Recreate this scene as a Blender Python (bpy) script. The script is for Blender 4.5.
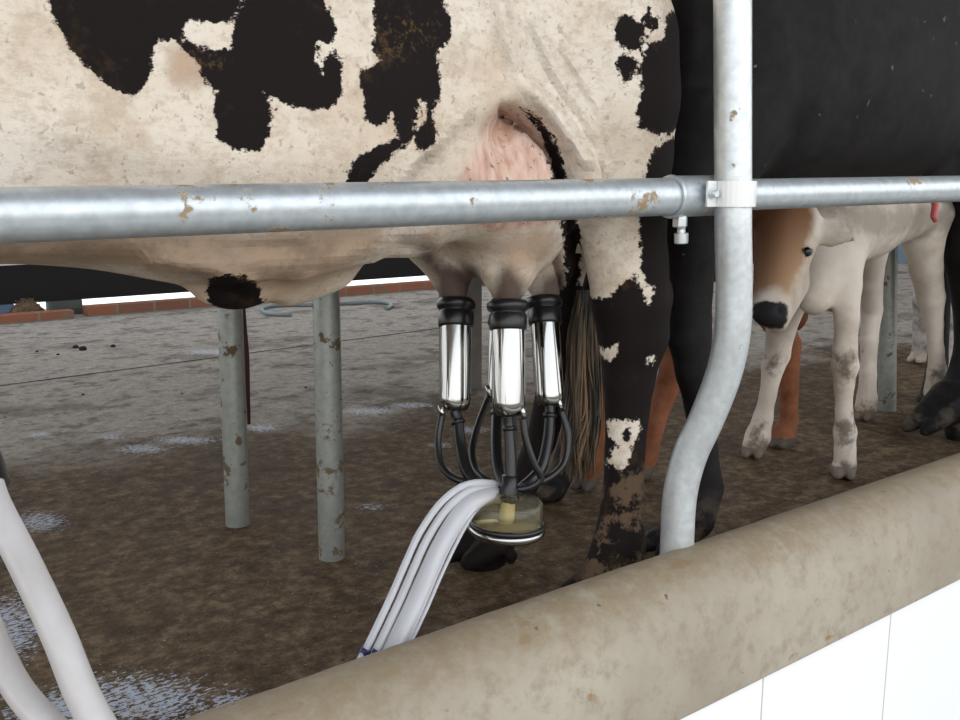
import bpy, math, random
import numpy as np
from mathutils import Vector, Matrix
random.seed(7); np.random.seed(7)
SC = bpy.context.scene
for o in list(bpy.data.objects): bpy.data.objects.remove(o)
COL = SC.collection

# ------------------------------------------------------------------ camera, world, sun, exposure
H = 0.79; YAW = math.radians(37.37); PITCH = math.atan(175/950); F = 950.0
cd = bpy.data.cameras.new('camera'); cam = bpy.data.objects.new('camera', cd); COL.objects.link(cam)
cd.sensor_width = 36; cd.lens = 36*F/960; cd.clip_start = 0.02; cd.clip_end = 200
cam.location = (-0.38, -1.021, H)
cam.rotation_euler = (math.pi/2-PITCH, 0, -YAW)
SC.camera = cam

SC.view_settings.view_transform = 'Standard'; SC.view_settings.look = 'None'
SC.view_settings.gamma = 1; SC.view_settings.use_curve_mapping = False
SC.view_settings.exposure = 0.55

w = bpy.data.worlds.new('overcast_sky'); SC.world = w; w.use_nodes = True
nt = w.node_tree; nt.nodes.clear()
tc = nt.nodes.new('ShaderNodeTexCoord'); sp = nt.nodes.new('ShaderNodeSeparateXYZ')
rp = nt.nodes.new('ShaderNodeValToRGB'); bg = nt.nodes.new('ShaderNodeBackground'); wo = nt.nodes.new('ShaderNodeOutputWorld')
mr = nt.nodes.new('ShaderNodeMapRange'); mr.inputs[1].default_value = -1; mr.inputs[2].default_value = 1
nt.links.new(tc.outputs['Generated'], sp.inputs[0]); nt.links.new(sp.outputs[2], mr.inputs[0])
nt.links.new(mr.outputs[0], rp.inputs[0]); 
m1 = nt.nodes.new('ShaderNodeMapRange'); m1.inputs[1].default_value = -1; m1.inputs[2].default_value = 1; m1.inputs[3].default_value = 1.5; m1.inputs[4].default_value = .95
nt.links.new(sp.outputs[1], m1.inputs[0]); nt.links.new(m1.outputs[0], bg.inputs[1]); nt.links.new(rp.outputs[0], bg.inputs[0]); nt.links.new(bg.outputs[0], wo.inputs[0])
e = rp.color_ramp.elements
e[0].position = 0.0; e[0].color = (.10, .095, .08, 1)
e[1].position = 0.49; e[1].color = (.22, .21, .18, 1)
for pos, c in ((.51, (.97, .97, .97, 1)), (.62, (1.22, 1.23, 1.24, 1)), (.75, (1.06, 1.09, 1.13, 1)), (1.0, (.75, .87, 1.0, 1))):
    x = e.new(pos); x.color = c

sd = bpy.data.lights.new('sun', 'SUN'); sun = bpy.data.objects.new('sun', sd); COL.objects.link(sun)
sd.energy = 4.0; sd.angle = math.radians(3); sd.color = (1, .97, .92)
# light travels toward -Y slightly, high behind the far edge of the roof
sun.rotation_euler = Vector((-.30, .12, -1)).to_track_quat('-Z', 'Y').to_euler()

# ------------------------------------------------------------------ view maths (points of the photo as places in the yard)
CR = np.array([math.cos(YAW), -math.sin(YAW), 0.]); F0 = np.array([math.sin(YAW), math.cos(YAW), 0.]); ZU = np.array([0, 0, 1.])
CF = F0*math.cos(PITCH)-ZU*math.sin(PITCH); CU = F0*math.sin(PITCH)+ZU*math.cos(PITCH); CC = np.array(cam.location)
def ray(x, y): return CF+CR*(x-480)/F+CU*(360-y)/F
def P(x, y, Z): return CC+ray(x, y)*Z
def on(x, y, ax, val):
    d = ray(x, y); t = (val-CC[ax])/d[ax]; return CC+d*t
def G(x, y): return on(x, y, 2, 0.0)
def depth(q): return float((np.asarray(q)-CC)@CF)
def proj(q):
    d = np.asarray(q)-CC; Z = d@CF
    return 480+F*(d@CR)/Z, 360-F*(d@CU)/Z
class Plane:     # upright plane through pt, heading dl, for lateral offset v
    def __init__(s, pt, dl):
        s.pt = np.array(pt, float); s.a = np.array([math.cos(dl), math.sin(dl), 0]); s.n = np.array([-math.sin(dl), math.cos(dl), 0])
    def at(s, x, y, v):
        d = ray(x, y); t = ((s.pt-CC)@s.n+v)/(d@s.n); return CC+d*t
    def loc(s, u, v, z): return s.pt*np.array([1, 1, 0])+s.a*u+s.n*v+ZU*z
    def inv(s, q):
        r = np.asarray(q)-s.pt; return r@s.a, r@s.n, np.asarray(q)[..., 2]

# ------------------------------------------------------------------ materials
def mat(name, col=(.5, .5, .5), rough=.6, metal=0., spec=.5):
    m = bpy.data.materials.new(name); m.use_nodes = True
    b = m.node_tree.nodes['Principled BSDF']
    b.inputs['Base Color'].default_value = (*col, 1); b.inputs['Roughness'].default_value = rough
    b.inputs['Metallic'].default_value = metal; b.inputs['Specular IOR Level'].default_value = spec
    return m
def N(m, t, **kw):
    n = m.node_tree.nodes.new(t)
    for k, v in kw.items(): setattr(n, k, v)
    return n
def L(m, a, b): m.node_tree.links.new(a, b)
def B(m): return m.node_tree.nodes['Principled BSDF']
def coords(m, scale=(1, 1, 1), kind='Object'):
    t = N(m, 'ShaderNodeTexCoord'); mp = N(m, 'ShaderNodeMapping'); mp.inputs['Scale'].default_value = scale
    L(m, t.outputs[kind], mp.inputs[0]); return mp.outputs[0]
def noise(m, scale, detail=4, rough=.6, vec=None):
    n = N(m, 'ShaderNodeTexNoise'); n.inputs['Scale'].default_value = scale; n.inputs['Detail'].default_value = detail
    n.inputs['Roughness'].default_value = rough
    L(m, vec if vec is not None else coords(m), n.inputs['Vector']); return n.outputs['Fac']
def ramp(m, fac, stops):
    r = N(m, 'ShaderNodeValToRGB'); e = r.color_ramp.elements
    e[0].position, e[0].color = stops[0][0], (*stops[0][1], 1); e[1].position, e[1].color = stops[-1][0], (*stops[-1][1], 1)
    for p, c in stops[1:-1]:
        x = e.new(p); x.color = (*c, 1)
    L(m, fac, r.inputs[0]); return r.outputs[0]
def step(m, fac, a, b, lo=0., hi=1.):
    n = N(m, 'ShaderNodeMapRange'); n.interpolation_type = 'SMOOTHSTEP'
    for i, v in enumerate((a, b, lo, hi)): n.inputs[i+1].default_value = v
    L(m, fac, n.inputs[0]); return n.outputs[0]
def mix(m, fac, a, b, mode='MIX'):
    n = N(m, 'ShaderNodeMix', data_type='RGBA', blend_type=mode)
    for s, v in ((n.inputs[0], fac), (n.inputs[6], a), (n.inputs[7], b)):
        if isinstance(v, (int, float)): s.default_value = v
        elif isinstance(v, tuple): s.default_value = (*v, 1)
        else: L(m, v, s)
    return n.outputs[2]
def math_(m, op, a, b=0.):
    n = N(m, 'ShaderNodeMath', operation=op)
    for i, v in enumerate((a, b)):
        if isinstance(v, (int, float)): n.inputs[i].default_value = v
        else: L(m, v, n.inputs[i])
    return n.outputs[0]
def attr(m, name):
    n = N(m, 'ShaderNodeAttribute'); n.attribute_name = name; return n.outputs['Fac']
def bump(m, h, strength=.3, dist=.005):
    n = N(m, 'ShaderNodeBump'); n.inputs['Strength'].default_value = strength; n.inputs['Distance'].default_value = dist
    L(m, h, n.inputs['Height']); L(m, n.outputs[0], B(m).inputs['Normal'])
def setc(m, c): L(m, c, B(m).inputs['Base Color'])

def steel(name, base, dirt, dirt_amt, rough=.42, metal=.55):
    m = mat(name, base, rough, metal)
    v = coords(m); n1 = noise(m, 60, 3, .6, v); n2 = noise(m, 18, 6, .7, v)
    c = ramp(m, n1, [(.3, tuple(k*.86 for k in base)), (.7, tuple(min(1, k*1.1) for k in base))])
    d = step(m, n2, dirt_amt, dirt_amt+.05)
    setc(m, mix(m, d, c, dirt)); L(m, step(m, n2, dirt_amt, dirt_amt+.05, rough, .9), B(m).inputs['Roughness'])
    L(m, step(m, n2, dirt_amt, dirt_amt+.05, metal, 0), B(m).inputs['Metallic'])
    bump(m, n1, .08, .002); return m
M = {}
M['galv'] = steel('galvanised_steel', (.56, .61, .65), (.33, .24, .14), .595, .40, .62)
M['galv_bright'] = steel('bright_zinc', (.66, .70, .72), (.35, .26, .16), .635, .40, .6)
M['galv_dirty'] = steel('dirty_galvanised_steel', (.36, .38, .36), (.12, .085, .045), .575, .42, .6)
M['chrome'] = mat('polished_steel', (.42, .42, .41), .15, 1.)
m = M['chrome']; n = noise(m, 9, 4, .6, coords(m, (1, 1, .5))); L(m, step(m, n, .4, .75, .07, .22), B(m).inputs['Roughness'])
M['zinc'] = mat('new_zinc_plate', (.82, .83, .83), .35, .5)
M['rubber'] = mat('black_rubber', (.006, .006, .007), .32)
M['rubber_blue'] = mat('dark_blue_plastic', (.01, .015, .08), .4)
M['hose_clear'] = mat('clear_milk_hose', (.76, .77, .82), .07); b = B(M['hose_clear'])
b.inputs['Transmission Weight'].default_value = .45; b.inputs['IOR'].default_value = 1.35; b.inputs['Coat Weight'].default_value = .5
M['hose_white'] = mat('white_vacuum_hose', (.66, .64, .64), .32); m = M['hose_white']
setc(m, ramp(m, noise(m, 14, 4), [(.35, (.43, .41, .40)), (.65, (.52, .50, .51))]))
M['hose_grey'] = mat('grey_garden_hose', (.22, .26, .28), .5)
M['bowl'] = mat('clear_yellowed_plastic', (.93, .89, .70), .05); b = B(M['bowl'])
b.inputs['Transmission Weight'].default_value = .97; b.inputs['IOR'].default_value = 1.3
M['milk'] = mat('milk_residue', (.50, .42, .24), .3); M['film'] = mat('thin_milk_film', (.17, .14, .07), .2)
M['pit'] = mat('pit_floor_concrete', (.20, .20, .19), .7)
M['roof'] = mat('roof_sheet', (.30, .31, .31), .7)
M['pillar'] = mat('grey_painted_column', (.16, .15, .14), .7); m = M['pillar']
setc(m, ramp(m, noise(m, 12, 5), [(.4, (.13, .13, .13)), (.65, (.19, .17, .14))]))
M['bluewall'] = mat('blue_grey_wall', (.13, .19, .24), .8)
M['whitewall'] = mat('whitewashed_plaster', (.78, .80, .82), .8)  # pale colour for the painted glint along the beam top
M['blackbeam'] = mat('black_rubber_beam', (.008, .008, .008), .8)
M['mossy'] = mat('mossy_concrete_block', (.10, .12, .11), .9)
M['bluebox'] = mat('blue_plastic', (.12, .2, .32), .5)
M['straw'] = mat('straw', (.28, .2, .12), .95); m = M['straw']
nn = noise(m, 60, 6, .8, coords(m, (1, 4, 3))); setc(m, ramp(m, nn, [(.35, (.10, .07, .04)), (.65, (.42, .31, .2))])); bump(m, nn, .8, .02)
M['dung'] = mat('dung', (.02, .016, .01), .8)
M['redstrap'] = mat('pink_red_rubber', (.42, .08, .08), .45)
M['hoof'] = mat('hoof', (.16, .14, .12), .6)
M['eye'] = mat('eye', (.006, .005, .005), .08)

# bricks of the far kerb
M['brick'] = mat('red_brick', (.35, .14, .08), .85); m = M['brick']
v = coords(m); bt = N(m, 'ShaderNodeTexBrick'); mp = N(m, 'ShaderNodeMapping'); mp.inputs['Rotation'].default_value = (math.pi/2, 0, 0)
L(m, v, mp.inputs[0]); L(m, mp.outputs[0], bt.inputs['Vector'])
bt.offset = 0; bt.inputs['Scale'].default_value = 1; bt.inputs['Brick Width'].default_value = .23; bt.inputs['Row Height'].default_value = .3
bt.inputs['Mortar Size'].default_value = .008
bt.inputs['Color1'].default_value = (.42, .15, .08, 1); bt.inputs['Color2'].default_value = (.26, .12, .08, 1); bt.inputs['Mortar'].default_value = (.25, .22, .18, 1)
n = noise(m, 8, 5); setc(m, mix(m, step(m, n, .55, .7), bt.outputs['Color'], (.24, .17, .12)))

# white wall tiles of the pit
M['tile'] = mat('white_wall_tile', (.90, .90, .90), .25); m = M['tile']
sx = N(m, 'ShaderNodeSeparateXYZ'); L(m, coords(m), sx.inputs[0])
T0 = on(762, 700, 1, -.085)[0]; T1 = on(888, 650, 1, -.085)[0]
fr = math_(m, 'FRACT', math_(m, 'DIVIDE', math_(m, 'ADD', sx.outputs[0], -T0+20*(T1-T0)), (T1-T0)))
ed = math_(m, 'MINIMUM', fr, math_(m, 'SUBTRACT', 1, fr))
hz = math_(m, 'FRACT', math_(m, 'DIVIDE', math_(m, 'ADD', sx.outputs[2], 10.09), .33))
ez = math_(m, 'MINIMUM', hz, math_(m, 'SUBTRACT', 1, hz))
gm = step(m, ed, .003, .007)
setc(m, mix(m, gm, (.5, .5, .48), (.92, .92, .92)))

# worn kerb concrete
M['kerb'] = mat('worn_concrete', (.4, .37, .32), .75, 0, .25); m = M['kerb']
v = coords(m); n1 = noise(m, 3, 5, .6, v); n2 = noise(m, 26, 6, .75, v); n3 = noise(m, 12, 3, .5, coords(m, (1, 1.6, 3)))
c = ramp(m, n1, [(.3, (.29, .25, .195)), (.7, (.41, .37, .30))])
c = mix(m, math_(m, 'MULTIPLY', step(m, n2, .45, .7), .7), c, (.25, .205, .145))
c = mix(m, math_(m, 'MULTIPLY', step(m, n3, .66, .72), step(m, n2, .4, .6)), c, (.27, .18, .10))
sz = N(m, 'ShaderNodeSeparateXYZ'); L(m, v, sz.inputs[0]); c = mix(m, math_(m, 'MULTIPLY', step(m, math_(m, 'ADD', sz.outputs[2], math_(m, 'MULTIPLY', math_(m, 'SUBTRACT', n1, .5), .12)), .10, .165), step(m, n2, .3, .55, .25, .7)), c, (.25, .185, .11))
n4 = noise(m, 45, 2, .5, v); c = mix(m, step(m, n4, .75, .765), c, (.16, .11, .07))
setc(m, c); bump(m, n2, .25, .006)

# yard floor
M['floor'] = mat('mucky_concrete_floor', (.2, .16, .12), .7, 0, .12); m = M['floor']
v = coords(m); n1 = noise(m, 2.2, 7, .62, v); n2 = noise(m, 22, 7, .8, v); n3 = noise(m, 70, 4, .7, coords(m, (1, 2.2, 1)))
wet = attr(m, 'wet'); foam_glint = attr(m, 'foam')
dry = ramp(m, n2, [(.3, (.28, .235, .19)), (.5, (.52, .47, .42)), (.72, (.70, .65, .60))])
mud = ramp(m, n2, [(.32, (.035, .02, .010)), (.5, (.15, .10, .056)), (.66, (.33, .235, .14))])
wm = step(m, math_(m, 'ADD', wet, math_(m, 'MULTIPLY', math_(m, 'SUBTRACT', n1, .5), 1.1)), .25, .75)
c = mix(m, wm, dry, mud)
c = mix(m, math_(m, 'MULTIPLY', step(m, n1, .52, .62), .45), c, (.09, .062, .04))
c = mix(m, step(m, noise(m, 34, 3, .6, v), .68, .72), c, (.03, .022, .014))
c = mix(m, math_(m, 'MULTIPLY', step(m, noise(m, 7, 6, .7, coords(m, (1, 1.3, 1))), .52, .62), .5), c, (.045, .03, .018))
fm = step(m, math_(m, 'ADD', foam_glint, math_(m, 'MULTIPLY', math_(m, 'SUBTRACT', n3, .5), 5.0)), .75, 1.0)
c = mix(m, math_(m, 'MULTIPLY', step(m, n3, .5, .68), .5), c, (.05, .032, .018))
c = mix(m, fm, c, (.62, .68, .80)); setc(m, c)  # pale blue paints the sky's reflection on wet, milky spots
L(m, math_(m, 'SUBTRACT', math_(m, 'SUBTRACT', .85, math_(m, 'MULTIPLY', wm, .12)), math_(m, 'MULTIPLY', fm, .5)), B(m).inputs['Roughness'])
bump(m, math_(m, 'ADD', n2, math_(m, 'MULTIPLY', n3, .6)), .9, .022)
M['groove'] = mat('dirty_joint', (.03, .025, .02), .9)
M['pave'] = mat('pale_pavement', (.62, .62, .60), .8)

# coats
def coat(name, white, kind):
    m = mat(name, white, .72); B(m).inputs['Specular IOR Level'].default_value = .15
    v = coords(m); fine = noise(m, 260, 3, .6, coords(m, (1, 1, 3))); n1 = noise(m, 14, 6, .7, v); n2 = noise(m, 5, 5, .6, v); n3 = noise(m, 90, 3, .6, v)
    if kind == 'pied':
        c = ramp(m, n2, [(.32, (.64, .51, .39)), (.5, (.78, .69, .58)), (.68, (.85, .78, .69))])
        c = mix(m, math_(m, 'MULTIPLY', step(m, n1, .5, .68), .5), c, (.48, .36, .25))
        c = mix(m, math_(m, 'MULTIPLY', step(m, n3, .60, .70), .45), c, (.22, .17, .14))
        c = mix(m, math_(m, 'MULTIPLY', step(m, noise(m, 42, 6, .8, coords(m, (1, 1, 1.8))), .46, .62), .42), c, (.50, .38, .28))
        pk = step(m, attr(m, 'pink'), -4, 6)
        wv = noise(m, 60, 3, .55, coords(m, (1, 1, .22)))
        pc = ramp(m, wv, [(.35, (.56, .33, .25)), (.5, (.68, .46, .37)), (.65, (.76, .58, .49))])
        pc = mix(m, step(m, n3, .62, .68), pc, (.25, .18, .16))
        c = mix(m, pk, c, pc)
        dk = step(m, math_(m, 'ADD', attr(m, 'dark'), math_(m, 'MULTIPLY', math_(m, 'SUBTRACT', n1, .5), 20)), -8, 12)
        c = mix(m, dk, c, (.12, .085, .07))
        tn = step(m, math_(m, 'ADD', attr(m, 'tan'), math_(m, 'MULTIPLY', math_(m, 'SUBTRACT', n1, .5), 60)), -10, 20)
        c = mix(m, math_(m, 'MULTIPLY', tn, .8), c, mix(m, step(m, n1, .35, .65), (.24, .15, .095), (.52, .36, .25)))  # brown hair, and belly shade painted into the coat
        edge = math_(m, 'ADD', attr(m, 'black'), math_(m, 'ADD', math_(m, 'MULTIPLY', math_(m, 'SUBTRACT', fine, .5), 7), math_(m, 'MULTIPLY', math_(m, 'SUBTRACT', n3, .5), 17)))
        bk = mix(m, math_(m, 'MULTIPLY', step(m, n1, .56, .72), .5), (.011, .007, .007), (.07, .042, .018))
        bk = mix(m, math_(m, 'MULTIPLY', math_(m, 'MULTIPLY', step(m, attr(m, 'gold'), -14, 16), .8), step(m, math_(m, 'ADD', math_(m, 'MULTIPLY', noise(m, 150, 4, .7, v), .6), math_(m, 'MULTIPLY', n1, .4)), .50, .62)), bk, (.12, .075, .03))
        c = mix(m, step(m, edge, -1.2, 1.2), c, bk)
        mu = math_(m, 'MULTIPLY', step(m, attr(m, 'mud'), -10, 15), step(m, noise(m, 24, 5, .7, v), .5, .58))
        c = mix(m, mu, c, (.12, .08, .05))
    elif kind == 'black':
        c = ramp(m, n1, [(.35, (.007, .006, .007)), (.7, (.018, .016, .016))])
        c = mix(m, step(m, noise(m, 40, 2, .5, v), .74, .76), c, (.12, .10, .08))
        c = mix(m, math_(m, 'MULTIPLY', step(m, attr(m, 'mud'), 0, 1), step(m, n1, .45, .6)), c, (.07, .055, .04))
        B(m).inputs['Roughness'].default_value = .7; B(m).inputs['Specular IOR Level'].default_value = .15
    elif kind == 'calf':
        c = ramp(m, n2, [(.3, (.42, .35, .28)), (.5, (.60, .535, .465)), (.75, (.70, .64, .57))])
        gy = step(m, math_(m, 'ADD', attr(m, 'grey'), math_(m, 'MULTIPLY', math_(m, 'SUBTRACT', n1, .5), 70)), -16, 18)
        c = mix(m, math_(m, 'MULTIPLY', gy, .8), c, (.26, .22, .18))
        br = step(m, math_(m, 'ADD', attr(m, 'brown'), math_(m, 'MULTIPLY', math_(m, 'SUBTRACT', n1, .5), 18)), -6, 8)
        c = mix(m, br, c, mix(m, step(m, attr(m, 'face'), 0, 1), (.12, .05, .022), (.33, .20, .115)))
        bl = step(m, math_(m, 'ADD', attr(m, 'black'), math_(m, 'MULTIPLY', math_(m, 'SUBTRACT', n3, .5), 6)), -1.5, 1.5)
        c = mix(m, bl, c, (.02, .018, .02))
        mu = step(m, math_(m, 'ADD', attr(m, 'mud'), math_(m, 'MULTIPLY', math_(m, 'SUBTRACT', noise(m, 30, 4, .7, v), .5), 40)), -5, 9)
        c = mix(m, math_(m, 'MULTIPLY', mu, .85), c, (.11, .08, .055))
    elif kind == 'brown':
        c = ramp(m, n1, [(.35, (.13, .045, .02)), (.7, (.27, .11, .055))])
        c = mix(m, step(m, attr(m, 'black'), -.2, .2), c, (.10, .08, .065))
    elif kind == 'mottled':
        c = ramp(m, n1, [(.35, (.16, .14, .14)), (.6, (.55, .50, .46))])
        c = mix(m, step(m, attr(m, 'black'), -.2, .2), c, (.5, .44, .38))
    setc(m, c)
    if kind == 'pied':
        b1 = N(m, 'ShaderNodeBump'); b1.inputs['Strength'].default_value = .8; b1.inputs['Distance'].default_value = .02; L(m, attr(m, 'fold'), b1.inputs['Height'])
        b2 = N(m, 'ShaderNodeBump'); b2.inputs['Strength'].default_value = .3; b2.inputs['Distance'].default_value = .005
        L(m, math_(m, 'ADD', fine, math_(m, 'MULTIPLY', n1, .8)), b2.inputs['Height']); L(m, b1.outputs[0], b2.inputs['Normal']); L(m, b2.outputs[0], B(m).inputs['Normal'])
    else: bump(m, math_(m, 'ADD', fine, math_(m, 'MULTIPLY', n1, .8)), .3, .005)
    return m

# ------------------------------------------------------------------ object helpers
def link(name, verts, faces, m, parent=None, smooth=True):
    me = bpy.data.meshes.new(name)
    if isinstance(verts, np.ndarray): verts = verts.tolist()
    if isinstance(faces, np.ndarray): faces = faces.tolist()
    me.from_pydata(verts, [], faces); me.update()
    me.materials.append(m)
    o = bpy.data.objects.new(name, me); COL.objects.link(o)
    if smooth: me.polygons.foreach_set('use_smooth', [True]*len(me.polygons))
    if parent is not None: o.parent = parent; o.matrix_parent_inverse = Matrix.Translation(-Vector(parent.location))
    return o
def tag(o, label=None, cat=None, group=None, kind=None):
    if label: o['label'] = label
    if cat: o['category'] = cat
    if group: o['group'] = group
    if kind: o['kind'] = kind
    return o
def thing(name, loc, label, cat, group=None):
    o = bpy.data.objects.new(name, None); COL.objects.link(o); o.location = Vector([float(k) for k in loc]); o.empty_display_size = .05
    return tag(o, label, cat, group)
class MB:
    def __init__(s): s.v = []; s.f = []
    def add(s, v, f):
        k = len(s.v); s.v += [tuple(float(c) for c in p) for p in v]; s.f += [tuple(i+k for i in q) for q in f]; return s
    def box(s, lo, hi, M4=None):
        v = [(x, y, z) for x in (lo[0], hi[0]) for y in (lo[1], hi[1]) for z in (lo[2], hi[2])]
        if M4 is not None: v = [tuple(M4 @ Vector(p)) for p in v]
        return s.add(v, [(0, 1, 3, 2), (4, 6, 7, 5), (0, 4, 5, 1), (2, 3, 7, 6), (0, 2, 6, 4), (1, 5, 7, 3)])
    def tube(s, pts, rad, n=16, cap=True, flat=None):
        pts = [np.array(p, float) for p in pts]; k = len(pts)
        rad = list(rad) if hasattr(rad, '__len__') else [rad]*k
        T = [pts[min(i+1, k-1)]-pts[max(i-1, 0)] for i in range(k)]; T = [t/(np.linalg.norm(t)+1e-12) for t in T]
        a = np.array([0, 0, 1.]) if abs(T[0][2]) < .9 else np.array([1., 0, 0])
        if flat is not None: a = np.array(flat[0], float)
        u = np.cross(T[0], a); u /= np.linalg.norm(u); v = []
        for i in range(k):
            if flat is not None: u = np.cross(T[i], a)
            u = u-T[i]*(u@T[i]); u /= np.linalg.norm(u); w_ = np.cross(T[i], u)
            fl = flat[1] if flat is not None else 1.
            for j in range(n):
                t = 2*math.pi*j/n; v.append(pts[i]+rad[i]*(math.cos(t)*u+math.sin(t)*w_*fl))
        f = [(i*n+j, i*n+(j+1) % n, (i+1)*n+(j+1) % n, (i+1)*n+j) for i in range(k-1) for j in range(n)]
        if cap: f += [tuple(range(n-1, -1, -1)), tuple((k-1)*n+j for j in range(n))]
        return s.add(v, f)
    def lathe(s, c, axis, prof, n=28):    # prof: (radius, height along axis)
        c = np.array(c, float); ax = np.array(axis, float); ax /= np.linalg.norm(ax)
        a = np.array([1., 0, 0]) if abs(ax[0]) < .9 else np.array([0, 1., 0]); u = np.cross(ax, a); u /= np.linalg.norm(u); w_ = np.cross(ax, u); v = []
        for r, h in prof:
            r = max(r, 1e-5)
            for j in range(n):
                t = 2*math.pi*j/n; v.append(c+ax*h+r*(math.cos(t)*u+math.sin(t)*w_))
        k = len(prof)
        f = [(i*n+j, i*n+(j+1) % n, (i+1)*n+(j+1) % n, (i+1)*n+j) for i in range(k-1) for j in range(n)]
        return s.add(v, f)
    def ball(s, c, r, n=12):
        prof = [(r*math.sin(math.pi*i/n), -r*math.cos(math.pi*i/n)) for i in range(n+1)]
        return s.lathe(c, (0, 0, 1), prof, 2*n)
    def build(s, name, m, parent=None, smooth=True, sharp=None):
        o = link(name, s.v, s.f, m, parent, smooth)
        if sharp:
            md = o.modifiers.new('edges', 'EDGE_SPLIT'); md.split_angle = math.radians(sharp)
        return o
def spline(pts, sub=8):
    pts = [np.array(p, float) for p in pts]; q = [2*pts[0]-pts[1]]+pts+[2*pts[-1]-pts[-2]]; out = []
    for i in range(1, len(q)-2):
        for k in range(sub):
            t = k/sub; p0, p1, p2, p3 = q[i-1:i+3]
            out.append(.5*((2*p1)+(-p0+p2)*t+(2*p0-5*p1+4*p2-p3)*t*t+(-p0+3*p1-3*p2+p3)*t**3))
    out.append(pts[-1]); return out
def poly_sdf(px, py, poly):      # positive inside, pixels
    poly = np.array(poly, float); d = np.full(px.shape, 1e9); ins = np.zeros(px.shape, bool); n = len(poly)
    for i in range(n):
        a = poly[i]; b = poly[(i+1) % n]; e = b-a; wx = px-a[0]; wy = py-a[1]
        t = np.clip((wx*e[0]+wy*e[1])/(e@e+1e-9), 0, 1); d = np.minimum(d, (wx-e[0]*t)**2+(wy-e[1]*t)**2)
        c = ((a[1] <= py) != (b[1] <= py))
        xx = a[0]+(py-a[1])/(b[1]-a[1]+1e-12)*(b[0]-a[0]); ins ^= c & (px < xx)
    d = np.sqrt(d); return np.where(ins, d, -d)
def set_attr(o, name, vals):
    a = o.data.attributes.new(name, 'FLOAT', 'POINT'); a.data.foreach_set('value', np.asarray(vals, np.float32))
def verts_np(o):
    a = np.empty(len(o.data.vertices)*3, np.float32); o.data.vertices.foreach_get('co', a); return a.reshape(-1, 3).astype(float)
def proj_np(q):
    d = q-CC; Z = np.maximum(d@CF, .05); return 480+F*(d@CR)/Z, 360-F*(d@CU)/Z

# ------------------------------------------------------------------ living shapes: one smooth skin round blended forms
def surface_nets(f, lo, h):
    nx, ny, nz = f.shape; s = f < 0
    c = [s[i:nx-1+i, j:ny-1+j, k:nz-1+k] for i in (0, 1) for j in (0, 1) for k in (0, 1)]
    cnt = sum(x.astype(np.int8) for x in c); act = (cnt > 0) & (cnt < 8); idx = np.argwhere(act)
    ids = np.full(act.shape, -1, np.int64); ids[act] = np.arange(len(idx))
    acc = np.zeros((len(idx), 3)); n = np.zeros(len(idx)); I, J, K = idx.T
    crn = [(i, j, k) for i in (0, 1) for j in (0, 1) for k in (0, 1)]
    for a in range(8):
        for b in range(a+1, 8):
            A, Bc = np.array(crn[a]), np.array(crn[b])
            if abs(A-Bc).sum() != 1: continue
            fa = f[I+A[0], J+A[1], K+A[2]]; fb = f[I+Bc[0], J+Bc[1], K+Bc[2]]; mm = (fa < 0) != (fb < 0)
            t = np.where(mm, fa/np.where(mm, fa-fb, 1), 0); acc += np.where(mm[:, None], A+(Bc-A)*t[:, None], 0); n += mm
    V = (idx+acc/n[:, None])*h+np.array(lo); faces = []
    for ax in range(3):
        sl0 = [slice(None)]*3; sl1 = [slice(None)]*3; sl0[ax] = slice(0, -1); sl1[ax] = slice(1, None)
        a = s[tuple(sl0)]; b = s[tuple(sl1)]; u, w_ = [(1, 2), (2, 0), (0, 1)][ax]
        q = np.argwhere(a != b); q = q[(q[:, u] > 0) & (q[:, w_] > 0)]
        q = q[(q[:, u] < f.shape[u]-1) & (q[:, w_] < f.shape[w_]-1)]
        fl = a[tuple(q.T)]
        def g(du, dw):
            r = q.copy(); r[:, u] -= du; r[:, w_] -= dw; return ids[tuple(r.T)]
        qd = np.stack([g(1, 1), g(0, 1), g(0, 0), g(1, 0)], 1); qd[~fl] = qd[~fl][:, ::-1]; faces.append(qd)
    return V, np.concatenate(faces)
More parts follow.
